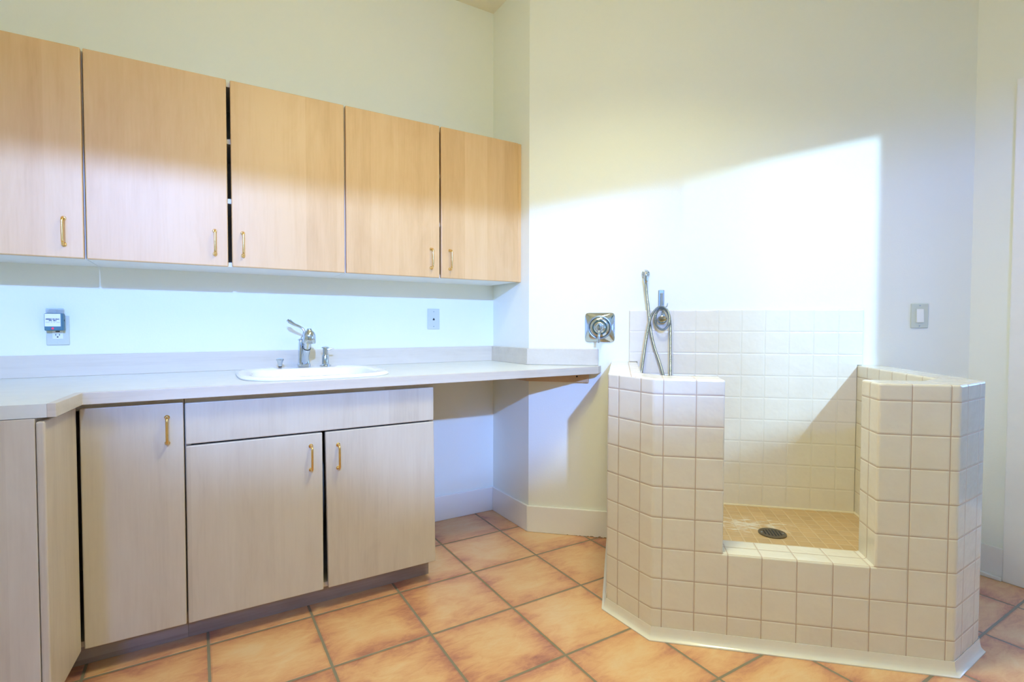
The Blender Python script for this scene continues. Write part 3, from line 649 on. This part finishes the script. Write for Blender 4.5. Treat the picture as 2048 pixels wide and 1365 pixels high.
def quad(vs, uvs):
    f = bm.faces.new(vs)
    for l, uv in zip(f.loops, uvs): l[uvl].uv = uv
def side(V, i, k, u0, u1):
    quad((V[k][i], V[k][i+1], V[k+1][i+1], V[k+1][i]), ((u0, Z[k]), (u1, Z[k]), (u1, Z[k+1]), (u0, Z[k+1])))
chl = CH*math.sqrt(2)
uo = {0: (-(Q-CH), 0.0), 1: (P-0.0595, P-0.0595+chl), 2: (SO+CH-0.637, OA-0.637), 3: (OA-0.637, OB-0.637), 4: (OB-0.637, SI-CH-0.637), 5: (P-0.064, P-0.064+chl), 6: (0.0, Q-CH)}
ui = {0: (0, 0.66), 1: (0.03, 0.15), 2: (0.0, 0.19), 3: (0.19, 0.66), 4: (0.66, 0.84), 5: (0.03, 0.17), 6: (0.64, 0.0)}
for i in range(7):
    for k in (0, 1):
        if i == 3 and k == 1: continue
        side(VO, i, k, *uo[i]); side(VI, i, k, *ui[i])
def top(vs):
    uvs = []
    for v in vs:
        d = v.co-OV; s = d.dot(TV); n = d.dot(NV); uvs.append((s-0.637, n-0.806))
    quad(vs, uvs)
for i in (0, 1, 2, 4, 5, 6): top((VO[2][i], VO[2][i+1], VI[2][i+1], VI[2][i]))
top((VO[1][3], VO[1][4], VI[1][4], VI[1][3]))
for i in (3, 4): quad((VO[1][i], VI[1][i], VI[2][i], VO[2][i]), ((0.062, Z[1]), (0.062-0.127, Z[1]), (0.062-0.127, Z[2]), (0.062, Z[2])))
for i in (0, 7):
    for k in (0, 1): quad((VO[k][i], VI[k][i], VI[k+1][i], VO[k+1][i]), ((0, 0), (0, 0), (0, 0), (0, 0)))
for i in range(7): bm.faces.new((VO[0][i], VO[0][i+1], VI[0][i+1], VI[0][i]))
obj('tiled_wall', bm, M_TILE, tub, 0.007, segs=3, ang=30)
# tiled splash on the wall
bm = bm_new(); uvl = bm.loops.layers.uv.new('UVMap'); s0, s1, zt = 0.5301, 1.6171, 1.206; zl = 0.215; TN = 0.010; ZM = ZT+0.001
pts = [(IL+0.0005, zl), (IR-0.0005, zl), (IR-0.0005, ZM), (s1, ZM), (s1, zt), (s0, zt), (s0, ZM), (IL+0.0005, ZM)]
lo = [bm.verts.new(W(s, 0.0004, z)) for s, z in pts]; hi = [bm.verts.new(W(s, TN, z)) for s, z in pts]
def fuv(f):
    for l in f.loops:
        d = l.vert.co-OV; l[uvl].uv = ((d.dot(TV)-s0), (l.vert.co.z-zt)*0.1087/0.1092+0.1087*20)
fuv(bm.faces.new(hi)); fuv(bm.faces.new(lo[::-1]))
for i in range(8): fuv(bm.faces.new((lo[i], lo[(i+1) % 8], hi[(i+1) % 8], hi[i])))
obj('tile_splash', bm, M_TILEB, tub, 0.004, segs=2)
# pan
ZP = 0.225
bm = bm_new(); uvl = bm.loops.layers.uv.new('UVMap')
pp = [(IL+0.0005, TN+0.0005), (IR-0.0005, TN+0.0005), (IR-0.0005, 2.2339-IR), (2.2339-QI, QI-0.0005), (QI-0.086, QI-0.0005), (IL+0.0005, IL+0.086)]
lo = [bm.verts.new(W(s, n, 0.002)) for s, n in pp]; hi = [bm.verts.new(W(s, n, ZP)) for s, n in pp]
fs = [bm.faces.new(hi), bm.faces.new(lo[::-1])]+[bm.faces.new((lo[i], lo[(i+1) % 6], hi[(i+1) % 6], hi[i])) for i in range(6)]
for f in fs:
    for l in f.loops:
        d = l.vert.co-OV; l[uvl].uv = (d.dot(TV), d.dot(NV))
obj('tub_floor', bm, M_PAN, tub, label='tan mosaic tile floor with white residue')
bm = bm_new()   # grout fillet around the pan
for a, b in ((0, 1), (1, 2), (0, 5)):
    p0 = W(*pp[a], ZP+0.001); p1 = W(*pp[b], ZP+0.001); tube(bm, [p0, p1], 0.006, 8)
obj('grout_fillet', bm, plain('cream_grout', (0.78, 0.70, 0.53), 0.6), tub, smooth=True)
# drain cover
dc = W(1.136, 0.362, ZP+0.0005)
bm = bm_new(); lathe(bm, dc, (0, 0, 1), [(0.056, 0), (0.056, 0.004), (0.051, 0.0052), (0.049, 0.0045), (0, 0.0045)], 48); dr = obj('drain_cover', bm, M_BRONZE, tub, smooth=True, label='dark bronze round drain cover')
bm = bm_new(); dirn = (TV*0.86-NV*0.5).normalized(); prp = Vector((-dirn.y, dirn.x, 0))
slots = []
for k in range(6):
    o_ = (k-2.5)*0.0125; hl = math.sqrt(max(0, 0.041**2-o_*o_))*0.86
    c0 = dc+TV*o_+Vector((0, 0, 0.0047)); u_ = TV*0.0032; v_ = NV*hl
    vs = [bm.verts.new(c0+u_*a+v_*b+Vector((0, 0, z))) for z in (0, 0.0004) for a, b in ((-1, -1), (1, -1), (1, 1), (-1, 1))]
    for f in ((0, 1, 2, 3), (4, 5, 6, 7), (0, 1, 5, 4), (1, 2, 6, 5), (2, 3, 7, 6), (3, 0, 4, 7)): bm.faces.new([vs[i] for i in f])
obj('drain_slots', bm, M_DARK, dr)
for k in (-1, 1):
    bm = bm_new(); lathe(bm, dc+TV*0.043*k+Vector((0, 0, 0.0046)), (0, 0, 1), [(0.004, 0), (0.0035, 0.001), (0, 0.0012)], 12); obj('screw', bm, M_STEEL, dr)
# cove base tiles around the outside
def offset_poly(pts, d):
    out = []
    for i, p in enumerate(pts):
        p = Vector(p); ns = []
        if i > 0: e = (p-Vector(pts[i-1])).normalized(); ns.append(Vector((-e.y, e.x)))
        if i < len(pts)-1: e = (Vector(pts[i+1])-p).normalized(); ns.append(Vector((-e.y, e.x)))
        if len(ns) == 1: out.append(p+ns[0]*d)
        else: m = (ns[0]+ns[1]).normalized(); out.append(p+m*(d/m.dot(ns[0])))
    return out
bm = bm_new(); prof = [(0.0, 0.0005), (0.0, 0.045), (0.0015, 0.045), (0.003, 0.030), (0.0055, 0.017), (0.010, 0.008), (0.017, 0.004), (0.017, 0.0005)]
op = [(SO, 0.016), *outer[1:3], *outer[5:7], (SI, 0.016)]
cols = []
for d, z in prof:
    o2 = offset_poly(op, d+0.0008); cols.append([bm.verts.new(W(p.x, p.y+0.0005, z)) for p in o2])
for a, b in zip(cols, cols[1:]+cols[:1]):
    for i in range(len(op)-1): bm.faces.new((a[i], a[i+1], b[i+1], b[i]))
for j in (0, -1): bm.faces.new([c[j] for c in cols])
obj('cove_base', bm, M_COVE, tub, smooth=True)
